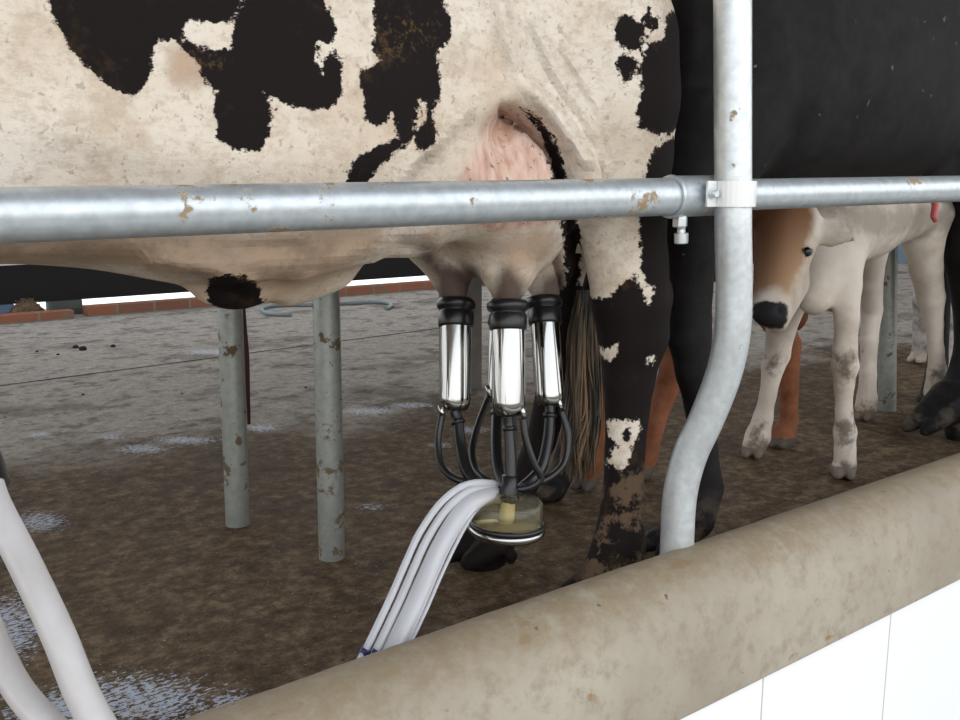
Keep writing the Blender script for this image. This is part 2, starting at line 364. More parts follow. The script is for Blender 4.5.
class Form:
    def __init__(s, lo, hi, h):
        s.lo = np.array(lo, float); s.h = h; n = [int((b-a)/h)+1 for a, b in zip(lo, hi)]
        ax = [np.float32(lo[i])+np.float32(h)*np.arange(n[i], dtype=np.float32) for i in range(3)]
        s.X, s.Y, s.Z = ax[0][:, None, None], ax[1][None, :, None], ax[2][None, None, :]; s.n = n
        s.f = np.full(n, 10., np.float32)
    def win(s, lo, hi, pad):
        r = []
        for i in range(3):
            a = max(0, int((lo[i]-pad-s.lo[i])/s.h)); b = min(s.n[i], int((hi[i]+pad-s.lo[i])/s.h)+2); r.append(slice(a, max(b, a)))
        return tuple(r)
    def blend(s, w_, d, k, sub=False):
        a = s.f[w_]
        if sub:
            d = -d; hh = np.clip(.5+.5*(d-a)/k, 0, 1); s.f[w_] = a*(1-hh)+d*hh+k*hh*(1-hh); return
        hh = np.clip(.5+.5*(a-d)/k, 0, 1); s.f[w_] = a*(1-hh)+d*hh-k*hh*(1-hh)
    def cone(s, a, b, r1, r2, k=.03, squash=None, sub=False):
        a = np.array(a, float); b = np.array(b, float); R_ = max(r1, r2)
        w_ = s.win(np.minimum(a, b)-R_, np.maximum(a, b)+R_, k+.06); X, Y, Z = s.X[w_[0]], s.Y[:, w_[1]], s.Z[:, :, w_[2]]
        e = b-a; L2 = e@e+1e-9; t = np.clip(((X-a[0])*e[0]+(Y-a[1])*e[1]+(Z-a[2])*e[2])/L2, 0, 1)
        dx, dy, dz = X-a[0]-t*e[0], Y-a[1]-t*e[1], Z-a[2]-t*e[2]
        if squash is not None:      # (axis, factor): thinner across that axis
            q = np.array(squash[0], float); q /= np.linalg.norm(q); g = dx*q[0]+dy*q[1]+dz*q[2]; e2 = (1/squash[1]**2-1)
            dd = np.sqrt(dx*dx+dy*dy+dz*dz+g*g*e2); d = dd-(r1+(r2-r1)*t); d = np.where(d > 0, d*squash[1], d)
        else: d = np.sqrt(dx*dx+dy*dy+dz*dz)-(r1+(r2-r1)*t)
        s.blend(w_, d.astype(np.float32), k, sub)
    def chain(s, pts, k=.03, squash=None):
        for i, ((a, ra), (b, rb)) in enumerate(zip(pts[:-1], pts[1:])): s.cone(a, b, ra, rb, k if i == 0 else min(k, .010), squash)
    def ell(s, c, R, axes=None, k=.03, sub=False):
        c = np.array(c, float); R_ = max(R); w_ = s.win(c-R_, c+R_, k+.06); X, Y, Z = s.X[w_[0]], s.Y[:, w_[1]], s.Z[:, :, w_[2]]
        A = np.eye(3) if axes is None else np.array(axes, float)
        p = [((X-c[0])*A[i][0]+(Y-c[1])*A[i][1]+(Z-c[2])*A[i][2]) for i in range(3)]
        k0 = np.sqrt(sum((p[i]/R[i])**2 for i in range(3))); k1 = np.sqrt(sum((p[i]/R[i]**2)**2 for i in range(3)))+1e-6
        s.blend(w_, (k0*(k0-1)/k1).astype(np.float32), k, sub)
    def torso(s, pl, prof, k=.03, p=2.3):    # prof: (u, z bottom, z top, half width near, half width far)
        prof = sorted(prof); U = [q[0] for q in prof]
        u = (s.X-pl.pt[0])*pl.a[0]+(s.Y-pl.pt[1])*pl.a[1]+0*s.Z; v = (s.X-pl.pt[0])*pl.n[0]+(s.Y-pl.pt[1])*pl.n[1]+0*s.Z
        uu = u.ravel(); I = lambda j: np.interp(uu, U, [q[j] for q in prof]).reshape(u.shape).astype(np.float32)
        zb, zt, wn, wf = I(1), I(2), I(3), I(4); zc = (zb+zt)/2; hh = (zt-zb)/2; hw = np.where(v < 0, wn, wf)
        # end caps
        e0 = np.clip(U[0]-u, 0, None); e1 = np.clip(u-U[-1], 0, None); e = np.maximum(e0, e1)
        q = (np.abs(v/hw)**p+np.abs((s.Z-zc)/hh)**p)**(1/p); d = (q-1)*np.minimum(hw, hh); d = np.where(e > 0, np.sqrt(np.clip(d, 0, None)**2+e*e), d)
        s.blend((slice(None),)*3, d.astype(np.float32), k)
    def build(s, name, m, parent):
        g = s.f; g = np.pad(g, 1, constant_values=1.)
        V, Fc = surface_nets(g, s.lo-s.h, s.h); o = link(name, V, Fc, m, parent)
        md = o.modifiers.new('smooth', 'SMOOTH'); md.iterations = 2; md.factor = .5
        return o
def smoothu(pts, n=60):   # smooth profile through (u, ...) rows
    pts = sorted(pts); A = np.array(pts); t = np.linspace(A[0, 0], A[-1, 0], n); out = [t]
    for j in range(1, A.shape[1]):
        y = np.interp(t, A[:, 0], A[:, j]); kk = np.array([1, 2, 3, 2, 1.])/9; yp = np.pad(y, 2, mode='edge'); out.append(np.convolve(yp, kk, 'valid'))
    return [tuple(r) for r in np.stack(out, 1)]
def hoof(fm, c, direction, size=.05, k=.008):     # two claws
    d = np.array([direction[0], direction[1], 0.]); d /= np.linalg.norm(d); sd_ = np.array([-d[1], d[0], 0]); c = np.array(c, float)
    for sgn in (-1, 1):
        fm.cone(c+sd_*sgn*size*.42+ZU*size*.55-d*size*.3, c+sd_*sgn*size*.46+ZU*size*.32+d*size*.9, size*.55, size*.32, k)
M['pied'] = coat('pied_coat', (.7, .65, .58), 'pied'); M['blackcoat'] = coat('black_coat', (.02, .02, .02), 'black'); M['calf'] = coat('calf_coat', (.6, .55, .5), 'calf')
M['browncoat'] = coat('brown_coat', (.3, .15, .08), 'brown'); M['mottled'] = coat('mottled_coat', (.4, .36, .34), 'mottled')
M['tailhair'] = mat('tail_hair', (.05, .035, .025), .6)
m = M['tailhair']; setc(m, ramp(m, noise(m, 40, 3, .6, coords(m, (1, 1, .1))), [(.4, (.018, .013, .01)), (.6, (.20, .13, .075))]))

# ------------------------------------------------------------------ the setting
def struct(o): return tag(o, kind='structure')
xs = np.concatenate([np.arange(-4, -1.2, .4), np.arange(-1.2, 4.2, .025), np.arange(4.2, 9.01, .3)])
ys = np.concatenate([np.arange(-.02, 3.6, .025), np.arange(3.6, 5.31, .1)])
XX, YY = np.meshgrid(xs, ys, indexing='ij'); fv = np.stack([XX.ravel(), YY.ravel(), np.zeros(XX.size)], 1)
ny = len(ys); ii, jj = np.meshgrid(np.arange(len(xs)-1), np.arange(ny-1), indexing='ij'); q = (ii*ny+jj).ravel()
floor = struct(link('floor', fv, np.stack([q, q+ny, q+ny+1, q+1], 1), M['floor'], smooth=False))
ppx, ppy = proj_np(fv); Zd = (fv-CC)@CF
foam_glint = np.zeros(len(fv))  # spots of painted sky shine on wet and milky floor
for cx, cy, rx, ry in ((40, 522, 26, 10), (12, 628, 30, 34), (140, 700, 80, 26), (60, 712, 60, 22), (230, 706, 26, 16), (142, 449, 26, 5), (188, 440, 34, 4), (262, 428, 20, 4),
                       (368, 411, 30, 4), (412, 405, 24, 3), (40, 435, 14, 3), (112, 437, 14, 3), (372, 507, 14, 3), (470, 430, 18, 4), (650, 372, 20, 5), (215, 352, 40, 3), (440, 445, 12, 3)):
    d = np.sqrt(((ppx-cx)/rx)**2+((ppy-cy)/ry)**2); foam_glint = np.maximum(foam_glint, np.clip(1.5-d, 0, 1)*(Zd > .2))
set_attr(floor, 'foam', foam_glint)
set_attr(floor, 'wet', np.clip(1-(fv[:, 1]+.10*fv[:, 0]-1.45)/1.0, 0, 1))

def prism(name, prof, x0, x1, m, dx=.05, amp=0., parent=None, smooth=True):
    k = len(prof); X = np.arange(x0, x1+dx/2, dx); v = []; f = []
    rs = np.random.RandomState(3); wob = np.convolve(rs.randn(len(X)+20), np.ones(13)/13, 'same')[10:10+len(X)]
    for i, x in enumerate(X):
        for j, (y, z) in enumerate(prof):
            v.append((x, y+amp*wob[i]*(.5 if z < .1 else 1), z+amp*wob[i]*(1 if z > .05 else 0)))
    for i in range(len(X)-1):
        for j in range(k-1): f.append((i*k+j, i*k+j+1, (i+1)*k+j+1, (i+1)*k+j))
    f += [tuple(range(k)), tuple((len(X)-1)*k+j for j in range(k-1, -1, -1))]
    return link(name, v, f, m, parent, smooth)
prof = [(.115, -.03), (.112, .03), (.098, .085), (.072, .128), (.040, .152), (.005, .160), (-.030, .150), (-.060, .125), (-.082, .088), (-.095, .04), (-.101, -.01), (-.102, -.05), (-.099, -.062), (-.085, -.064)]
pr = spline([(a, b, 0) for a, b in prof], 4); prof2 = [(float(a[0]), float(a[1])) for a in pr]
kerb = struct(prism('trim_1', prof2, -4, 9, M['kerb'], .05, .003))
struct(MB().box((-4, -.085, -.8), (9, .02, -.055)).build('wall_pit', M['tile'], None, False))
struct(MB().box((-4, -3.2, -.86), (9, -.085, -.8)).build('floor_pit', M['pit'], None, False))
struct(MB().box((-4, -3.3, -.86), (9, -3.2, -.5)).build('wall_pit_back', M['pit'], None, False))
struct(MB().box((-6, -1.7, 2.9), (9.2, 4.9, 2.96)).build('ceiling', M['roof'], None, False))  # unseen roof; pit-side overhang lengthened to block light from above
struct(MB().box((8.9, -.1, 0), (9.1, 5.3, 2.9)).build('wall_right', M['bluewall'], None, False))
struct(MB().box((-30, 5.3, -.06), (40, 40, -.005)).build('ground_outside', M['pave'], None, False))
# joint across the floor: a narrow dirt filled slot
jm = MB(); a = G(0, 386); b_ = G(435, 329); dr = (b_-a)/np.linalg.norm(b_-a); pts = [a+dr*t for t in np.arange(-2.5, 6, .12)]
for i in range(len(pts)-1):
    p0, p1 = pts[i], pts[i+1]; w0 = .007+.005*random.random(); jm.add([(p0[0], p0[1]-w0, .0015), (p1[0], p1[1]-w0, .0015), (p1[0], p1[1]+w0, .0015), (p0[0], p0[1]+w0, .0015)], [(0, 1, 2, 3)])
struct(jm.build('trim_2', M['groove'], None, False))

# brick kerb at the far edge of the yard
x1 = G(88, 317)[0]; x0 = G(75, 319)[0]
struct(MB().box((x1, 4.98, 0), (8.9, 5.09, .062)).build('trim_3', M['brick'], None, False))
struct(MB().box((-4, 4.95, 0), (x0, 5.06, .05)).build('trim_4', M['brick'], None, False))

# the long black beam on its blocks beyond the brick kerb
def zat(px, py, Y): return float(on(px, py, 1, Y)[2])
zb = zat(0, 304, 5.22); zt = zat(0, 265, 5.22)
print('beam', zb, zt, zat(185, 291, 5.22), zat(425, 272, 5.22))
bm_ = thing('black_beam', (1.5, 5.24, 0), 'long black beam raised just above the brick kerb at the far side of the yard', 'beam')
MB().box((-3, 5.17, zb), (6.2, 5.30, zt)).build('beam', M['blackbeam'], bm_, False)
MB().box((-3, 5.165, zt), (6.2, 5.305, zt+.012)).build('cap_strip', M['whitewall'], bm_, False)  # white strip paints the light caught by the beam's top
for a_, b2, m_ in ((50, 80, 'mossy'), (-30, 12, 'bluebox')):
    xa = float(on(a_, 300, 1, 5.2)[0]); xb = float(on(b2, 300, 1, 5.2)[0])
    blk = MB().box((xa, 5.15, 0), (xb, 5.32, zb)).build('concrete_block' if m_ == 'mossy' else 'blue_box', M[m_], None, False)
    tag(blk, 'dark mossy block under the black beam beside the straw heap' if m_ == 'mossy' else 'grey-blue box under the black beam at the left edge of the photo', 'block' if m_ == 'mossy' else 'box')
# straw heap between the blocks
sc = on(32, 312, 1, 5.16); v = []; sm = MB()
for i in range(9):
    for j in range(9):
        r = i/8; t = 2*math.pi*j/9; v.append((sc[0]-.03+.13*r*math.cos(t), 5.14+.045*r*math.sin(t), max(0, .105*(1-r*r)+.012*random.random())))
f = [(i*9+j, i*9+(j+1) % 9, (i+1)*9+(j+1) % 9, (i+1)*9+j) for i in range(8) for j in range(9)]
sm.add(v, f)
for i in range(140):
    t = random.random()*6.28; r = random.random(); c = (sc[0]-.03+.12*r*math.cos(t), 5.14+.05*r*math.sin(t), .1*(1-r*r)+.006); dx, dy = random.uniform(-.04, .04), random.uniform(-.02, .02)
    sm.tube([c, (c[0]+dx, c[1]+dy, max(.003, c[2]+random.uniform(-.02, .02)))], .0025, 4)
tag(sm.build('straw_heap', M['straw'], None), 'small brown heap of straw in the gap under the black beam', 'straw', kind='stuff')

# grey steel column behind the udder
c = G(462, 388); col = MB().box((c[0]-.06, c[1]-.05, 0), (c[0]+.06, c[1]+.07, 2.9)).build('roof_column', M['pillar'], None, False)
tag(col, 'grey square roof column standing behind the udder and teat cups', 'column'); col['kind'] = 'structure'; del col['label']; del col['category']; col.name = 'trim_5'

# coiled grey hose lying on the far floor
hz = [G(x, y)+ZU*.014 for x, y in ((292, 316.5), (278, 316.5), (266, 315), (262, 311), (270, 308), (290, 307), (320, 306.5), (350, 305), (375, 304), (388, 305), (391, 308), (386, 310.5))]
tag(MB().tube(spline(hz, 6), .013, 10).build('garden_hose', M['hose_grey'], None), 'grey hose lying in a loop on the far floor near the brick kerb', 'hose')

# steel posts of the lane
def lane_post(x, y, xt, yt, d, ztop, label):
    b = G(x, y); r = d/2*depth(b)/F; tp = on(xt, yt, 2, ztop) if False else None
    # lean read from the photo, kept inside the upright plane facing the lane
    q = on(xt, yt, 1, b[1]); dr = (q-b)/(q[2]-b[2]); top = b+dr*ztop
    pts = [b+(top-b)*t for t in np.linspace(-.02/ztop, 1, 8)]
    o = MB().tube(pts, r, 24).build('steel_post', M['galv_dirty'], None, sharp=50)
    return tag(o, label, 'post', 'dirty round posts behind the cows')
lane_post(238, 524, 230, 310, 24, .62, 'left dirty steel post behind the cow, with a thin red-brown rod beside it')
lane_post(332, 557, 326, 292, 26, .60, 'dirty steel post planted nearest to the milking cluster, under the belly of the pied cow')
lane_post(887, 410, 888, 255, 17, .60, 'dirty steel post standing behind the legs of the white calf')
a = on(241, 290, 1, 1.056); b_ = on(249, 424, 1, 1.075)
tag(MB().tube([a, a*.5+b_*.5+np.array([.004, 0, 0]), b_], [.007, .007, .004], 8).build('hanging_strap', mat('red_brown_leather', (.07, .02, .018), .7), None), 'thin dark red-brown strap hanging behind the left steel post', 'strap')

# dung clods on the far floor
for i, (x, y, r) in enumerate(((76, 348, 3.2), (83, 350, 4), (113, 347, 2.6), (58, 355, 1.6), (37, 352, 1.5), (83, 395, 1.4), (306, 388, 1.5), (182, 474 - 80, 1.2))):
    b = G(x, y); r_ = r*depth(b)/F; mb = MB().ball((b[0], b[1], r_*.45), r_, 6)
    mb.v = [(p[0]+random.uniform(-.15, .15)*r_, p[1]+random.uniform(-.15, .15)*r_, max(0, b[2]+(p[2]-b[2])*.7)) for p in mb.v]
    lab = ('left clod of the touching pair of dark dung clods on the far floor', 'right and largest clod of the touching pair on the far floor', 'single dark dung clod a little right of the touching pair', 'small dung clod just left of the touching pair', 'tiny dung clod farthest to the left on the far floor', 'tiny dung clod nearer than the dark floor joint, left of the steel posts', 'tiny dung clod on the floor between the two steel posts', 'tiny dung clod near the dark floor joint, left of the left steel post')[i]
    tag(mb.build('dung_clod', M['dung'], None), lab, 'dung', 'dung clods on the far floor')

# ------------------------------------------------------------------ rails, post and fittings
Zr = lambda x: 1/(1/1.02+(1/1.53-1/1.02)*x/660)
cy_ = lambda x: 215.5-x*.028
rail_p = lambda x: P(x, cy_(x), Zr(x))
rd = rail_p(660)-rail_p(0); rl = np.linalg.norm(rd); rd /= rl; R0 = rail_p(0)
def on_rail(px):   # distance along the rail where it crosses column px
    lo_, hi_ = -1.2, 4.
    for _ in range(50):
        m_ = (lo_+hi_)/2
        if proj(R0+rd*m_)[0] < px: lo_ = m_
        else: hi_ = m_
    return lo_
rail = thing('guard_rail', R0+rd*on_rail(640), 'thick galvanised steel guard rail running across in front of the pied cow', 'rail')
tA = on_rail(677); pts = [R0+rd*t for t in np.linspace(-.75, tA, 30)]
MB().tube(pts, .0301, 32).build('rail_pipe', M['galv'], rail, sharp=50)
tB = on_rail(712); s0 = on_rail(669)
MB().lathe(R0, rd, [(.0305, s0), (.0345, s0), (.0355, s0+.004), (.0345, s0+.008), (.0335, s0+.012), (.0335, tB), (.029, tB+.004), (.0275, tB+.004)], 36).build('sleeve', M['galv'], rail, sharp=40)
MB().tube([R0+rd*t for t in np.linspace(tB-.05, tB+1.6, 30)], .0268, 32).build('rail_pipe', M['galv'], rail, sharp=50)
b = R0+rd*on_rail(681)
MB().lathe(b, (0, 0, -1), [(.0, .03), (.012, .03), (.012, .0345), (.0125, .036), (.0125, .048), (.0105, .050), (.0, .050)], 6).build('hex_nut', M['galv_bright'], rail, False)
MB().lathe(b+rd*.001, (.05, 0, -1), [(.0, .048), (.007, .048), (.0062, .05), (.007, .052), (.0062, .054), (.007, .056), (.0066, .06), (.0115, .06), (.0115, .0755), (.010, .077), (0, .077)], 18).build('set_screw', M['galv_bright'], rail, sharp=40)

Zp = 1.555
T = P(733, 192, Zp); T2 = P(732.5, 0, Zp-.043); lean = (T2-T)/(T2[2]-T[2]); post = thing('bent_post', (T[0], T[1], .0), 'bright galvanised post clamped across the rail, bending down to the kerb', 'post')
up_pts = [T+lean*(z-T[2]) for z in (1.32, 1.1, .95, .8, .72)]
lowp = [(734, 290, 1.585), (732, 335, 1.60), (723, 376, 1.622), (706, 420, 1.65), (690, 455, 1.675), (680, 495, 1.695), (677, 545, 1.715), (677, 590, 1.735)]
base = P(677, 560, 1.71); base_dn = np.array([base[0], base[1], -.01])
pp = spline(up_pts+[P(*q) for q in lowp[:-1]]+[base_dn], 10)
MB().tube(pp, .0302, 32).build('post_pipe', M['galv_bright'], post, sharp=50)
clamp = thing('pipe_clamp', T, 'white zinc two-bolt clamp joining the bent post to the rail', 'clamp')
tx = np.array([rd[0], rd[1], 0]); tx /= np.linalg.norm(tx); fw = np.array([tx[1], -tx[0], 0])   # fw: toward the pit
ztop = P(733, 181, Zp)[2]; zbot = P(733, 206.5, Zp)[2]
bb = MB(); rr = .0335; out = []; arc = [(-.058, -.004), (-.036, -.004)]
for t in np.linspace(math.pi*.98, math.pi*.02, 15): arc.append((rr*math.cos(t), rr*math.sin(t)*1.0))
arc += [(.036, -.004), (.046, -.004)]
th = .004; v = []; n_ = len(arc)
for (u_, w_) in arc:
    l_ = math.hypot(u_, w_); nu, nw = (u_/l_, w_/l_) if abs(u_) < .0345 else (0, 1)
    for z in (zbot, ztop):
        v.append(T*np.array([1, 1, 0])+tx*u_+fw*w_+ZU*z); v.append(T*np.array([1, 1, 0])+tx*(u_+nu*th)+fw*(w_+nw*th)+ZU*z)
f = []
for i in range(n_-1):
    a = i*4; b = a+4; f += [(a, a+2, b+2, b), (a+1, b+1, b+3, a+3), (a, b, b+1, a+1), (a+2, a+3, b+3, b+2)]
f += [(0, 1, 3, 2), ((n_-1)*4, (n_-1)*4+2, (n_-1)*4+3, (n_-1)*4+1)]
bb.add(v, f); bb.build('clamp_band', M['zinc'], clamp, False)
bk = MB(); zc = (ztop+zbot)/2
Mx = Matrix((tuple(tx)+(T[0],), tuple(fw)+(T[1],), (0, 0, 1, 0), (0, 0, 0, 1)))
bk.box((-.060, -.022, zbot+.002), (-.034, -.014, ztop-.002), Mx); bk.build('clamp_back_plate', M['galv'], clamp, False)
MB().box((.034, -.022, zbot+.002), (.048, -.014, ztop-.002), Mx).build('clamp_back_plate', M['galv'], clamp, False)
for u_ in (-.047, .041):
    c0 = T*np.array([1, 1, 0])+tx*u_+ZU*zc
    MB().lathe(c0, fw, [(0, -.03), (.0035, -.03), (.0035, .0), (.0095, .0005), (.0095, .002), (.0065, .002), (.0065, .008), (.005, .010), (0, .010)], 14).build('clamp_bolt', M['galv_bright'], clamp, sharp=35)

# ------------------------------------------------------------------ white hoses in the foreground
def px_tube(pts, sub=8): return spline([P(*q) for q in pts], sub)
wh = thing('vacuum_hose', P(60, 634, .62), 'thick white hose hanging in the foreground, its top end in a black collar', 'hose')
ww = px_tube([(-28, 440, .71), (-16, 472, .70), (-5, 505, .69), (24, 562, .67), (58, 634, .65), (80, 689, .64), (98, 724, .635), (130, 775, .63), (170, 830, .63)])
MB().tube(ww, .0112, 24).build('hose', M['hose_white'], wh)
k0 = P(-24, 415, .71)
MB().tube([P(-25, 449, .71), P(-18, 468, .705), P(-11, 488, .70)], [.0155, .0158, .0150], 24).build('collar', M['rubber'], wh, sharp=50)
w2 = px_tube([(-40, 560, .70), (-15, 620, .68), (2, 660, .67), (20, 692, .66), (46, 722, .65), (90, 765, .64), (150, 810, .64)])
o2 = MB().tube(w2, .0102, 24).build('vacuum_hose', M['hose_white'], None)
tag(o2, 'second white hose in the bottom left corner, lower and mostly behind the first', 'hose')

# ------------------------------------------------------------------ milking cluster
ZC = 1.60
cc = P(506, 530, ZC); cl = thing('milking_cluster', cc, 'milking cluster of steel teat cups hanging on the udder above a clear claw bowl', 'milking machine')
ax = np.array([.06, -.03, 1.]); ax /= np.linalg.norm(ax)
claw = MB().lathe(cc, ax, [(0, -.010), (.045, -.010), (.060, -.006), (.0655, .000), (.066, .004), (.0645, .008), (.061, .009), (.061, .005), (0, .004)], 48).build('claw_base', M['chrome'], cl)
MB().lathe(cc, ax, [(.0615, .0085), (.0655, .010), (.0665, .0135), (.0645, .017), (.0605, .017), (.0605, .0085)], 48).build('gasket', M['rubber'], cl)
bw = MB().lathe(cc, ax, [(.0595, .012), (.0600, .030), (.0590, .050), (.054, .0555), (.030, .060), (.018, .066), (.018, .063), (.029, .057), (.052, .0530), (.0562, .048), (.0570, .030), (.0565, .012)], 48).build('claw_bowl', M['bowl'], cl)
MB().lathe(cc, ax, [(0, .010), (.013, .010), (.0125, .048), (.011, .050), (0, .050)], 24).build('milk_valve', M['milk'], cl)
MB().lathe(cc, ax, [(0, .0095), (.054, .0095), (.054, .0145), (0, .0145)], 40).build('milk_film', M['film'], cl)
MB().lathe(cc+ax*0, ax, [(0, .050), (.013, .050), (.0165, .056), (.0165, .070), (.013, .076), (.013, .095), (0, .095)], 24).build('claw_boss', M['rubber'], cl)
ctop = cc+ax*.080
def cup(pt, pb, Zt, Zb, half, nm, hose_pts, pulse_pts, nip):
    a = P(*pt, Zt); b = P(*pb, Zb); d = (b-a); Ln = np.linalg.norm(d); d /= Ln; r = half
    root = MB().lathe(a, d, [(r*.80, .0), (r*.98, .002), (r, .008), (r, Ln-.022), (r*.96, Ln-.012), (r*.78, Ln-.002), (r*.6, Ln), (0, Ln)], 40).build('teat_cup', M['chrome'], cl)
    MB().lathe(a, d, [(r*.55, -.034), (r*.8, -.042), (r*1.12, -.043), (r*1.26, -.038), (r*1.28, -.032), (r*1.22, -.0265), (r*1.05, -.0235), (r*1.05, -.021), (r*1.15, -.0185), (r*1.15, .004), (r*1.10, .0065), (r*1.0, .007)], 40).build('mouthpiece', M['rubber'], root)
    hs = [b]+[P(*q) for q in hose_pts]
    MB().tube(spline(hs, 8), [.0105]*1+[.0100]*(len(spline(hs, 8))-1), 18).build('milk_tube', M['rubber'], root)
    MB().lathe(P(*hose_pts[0]), P(*hose_pts[0])-b, [(.0, -.004), (.0125, -.004), (.0125, .004), (0, .004)], 18).build('tube_ring', M['rubber'], root)
    ps = [P(*q) for q in pulse_pts]
    MB().tube(spline(ps, 8), .0062, 14).build('pulse_tube', M['rubber'], root)
    MB().tube([P(nip[0]-2, nip[1]-7, nip[2]), P(nip[0], nip[1], nip[2]), P(nip[0]+1, nip[1]+6, nip[2])], .0045, 12).build('nipple', M['chrome'], root)
CT = [(498, 492), (514, 492), (508, 490), (505, 488)]
cup((456, 323), (455, 411), 1.70, 1.68, .0277, 'a', [(458, 422, 1.675), (461, 448, 1.655), (468, 474, 1.62), (487, 492, 1.60), (500, 497, 1.60)], [(442, 414, 1.66), (438, 440, 1.65), (441, 464, 1.63), (454, 478, 1.61), (480, 486, 1.60), (500, 490, 1.60)], (442, 412, 1.665))
cup((508, 326), (509, 416), 1.61, 1.60, .0282, 'b', [(510, 428, 1.60), (511, 455, 1.595), (511, 485, 1.59), (511, 504, 1.59)], [(523, 418, 1.585), (526, 440, 1.585), (534, 464, 1.59), (541, 478, 1.60), (530, 487, 1.60), (514, 490, 1.60)], (523, 412, 1.585))
cup((545, 321), (550, 406), 1.72, 1.69, .0262, 'c', [(550, 416, 1.685), (548, 440, 1.67), (540, 470, 1.645), (520, 490, 1.62), (512, 497, 1.61)], [(561, 410, 1.68), (568, 435, 1.67), (565, 460, 1.66), (553, 475, 1.64), (535, 484, 1.62), (514, 489, 1.61)], (560, 404, 1.68))
cup((503, 322), (500, 402), 1.86, 1.80, .0262, 'd', [(497, 414, 1.79), (496, 440, 1.74), (498, 470, 1.68), (505, 490, 1.62)], [(488, 399, 1.78), (478, 425, 1.74), (472, 450, 1.70), (476, 470, 1.66), (490, 482, 1.62), (503, 489, 1.61)], (489, 392, 1.785))

# long hoses from the claw down behind the kerb
hb = thing('long_milk_hose', P(400, 560, 1.47), 'bundle of clear milk and air hoses arching from the claw down to the kerb', 'hose')
def run(offs, r, nm, m_, flat=None, ext=True):
    pts = []
    for i_, (x, y, Z, nx, ny) in enumerate(((503, 493, 1.62, 0, 1), (490, 491, 1.59, 0, 1), (470, 496, 1.55, .35, .94), (452, 512, 1.525, .72, .70), (434, 540, 1.50, .87, .5), (420, 570, 1.475, .91, .42), (407, 600, 1.44, .92, .4), (393, 630, 1.41, .90, .43), (381, 655, 1.385, .88, .48), (366, 685, 1.375, .86, .5))):
        k_ = (.35, .5, .75, .9)[i_] if i_ < 4 else 1
        pts.append(P(x+nx*offs*k_, y+ny*offs*k_, Z))
    e_ = pts[-1]; pts.append(np.array([e_[0]-.02, e_[1]+.005, .02]))
    return MB().tube(spline(pts, 6), r, 18, flat=flat).build(nm, m_, hb)
run(-16, .0056, 'air_hose', M['hose_clear']); run(-6.5, .0064, 'air_hose', M['hose_clear']); run(9, .0158, 'milk_hose', M['hose_clear']); run(21.5, .0030, 'wash_hose', M['hose_clear'])
for x, y, Z, r in ((364.5, 654, 1.384, .0086), (376, 656, 1.384, .0092)):
    q = P(x, y, Z); d = P(x+5, y-10, Z)-q; d /= np.linalg.norm(d)
    MB().lathe(q, d, [(.004, -.009), (r*.95, -.009), (r, -.006), (r, .006), (r*.95, .009), (.004, .009)], 20).build('hose_ring', M['rubber_blue'], hb)

# ------------------------------------------------------------------ animals
def head(fm, poll, d, s=1., k=.04):      # skull, tapering face, muzzle and ears; d points to the nose
    poll = np.array(poll, float); d = np.array(d, float); d /= np.linalg.norm(d); sd_ = np.cross(d, ZU); sd_ /= np.linalg.norm(sd_); u_ = np.cross(sd_, d)
    fm.ell(poll+d*.06*s, (.12*s, .10*s, .105*s), (d, sd_, u_), k)
    fm.cone(poll+d*.10*s-u_*.02*s, poll+d*.36*s-u_*.035*s, .088*s, .060*s, k)
    fm.ell(poll+d*.41*s-u_*.04*s, (.065*s, .070*s, .058*s), (d, sd_, u_), k)
    fm.cone(poll+d*.12*s-u_*.08*s, poll+d*.36*s-u_*.08*s, .055*s, .032*s, k)
    for g in (-1, 1):
        e0 = poll+sd_*g*.09*s+d*.0*s; fm.cone(e0, e0+sd_*g*.13*s+u_*.01*s-d*.02*s, .03*s, .045*s, .02, (u_+d*.3, .35)); fm.cone(e0+sd_*g*.12*s, e0+sd_*g*.2*s-u_*.02*s, .045*s, .012*s, .02, (u_+d*.3, .35))
        fm.ell(poll+d*.43*s+sd_*g*.035*s-u_*.02*s, (.012*s, .012*s, .012*s), None, .012, True)
    return poll, d, sd_, u_
def eyes(fr, root, s=1.):
    poll, d, sd_, u_ = fr
    for g in (-1, 1):
        c = poll+d*.14*s+sd_*g*.083*s+u_*.03*s; MB().ball(c, .018*s, 10).build('eye', M['eye'], root)

# --- the pied cow being milked
A_ = Plane((.8, .36, 0), math.radians(-3)); al = lambda u, v, z: A_.loc(u, v, z)
def ch(pts, pl, v): # chain from photo points on an upright plane of the animal
    r = []
    for q in pts:
        vv = q[3] if len(q) > 3 else v; p_ = pl.at(q[0], q[1], vv); r.append((p_, q[2]*depth(p_)/F))
    return r
def chY(pts, Y):
    r = []
    for q in pts:
        p_ = on(q[0], q[1], 1, q[3] if len(q) > 3 else Y); r.append((p_, q[2]*depth(p_)/F))
    return r
fm = Form((-1.72, -.02, -.02), (1.15, 1.08, 1.5), .0095)
fm.torso(A_, smoothu([(-1.50, .86, 1.32, .10, .10), (-1.38, .72, 1.38, .17, .17), (-1.2, .66, 1.39, .20, .21), (-.92, .688, 1.37, .235, .25), (-.80, .674, 1.37, .24, .25), (-.69, .646, 1.37, .24, .25), (-.60, .628, 1.37, .24, .25),
    (-.5, .628, 1.37, .24, .25), (-.41, .655, 1.37, .24, .25), (-.317, .705, 1.36, .235, .24), (-.25, .82, 1.36, .23, .24), (-.15, .88, 1.36, .23, .24), (-.05, .90, 1.37, .23, .24), (.08, .93, 1.36, .215, .22), (.17, 1.0, 1.32, .15, .15), (.22, 1.08, 1.26, .07, .07)], 80), p=2.7)
fm.ell(A_.at(235, 288, -.06), (.055, .035, .030), (A_.a, A_.n, ZU), .035)
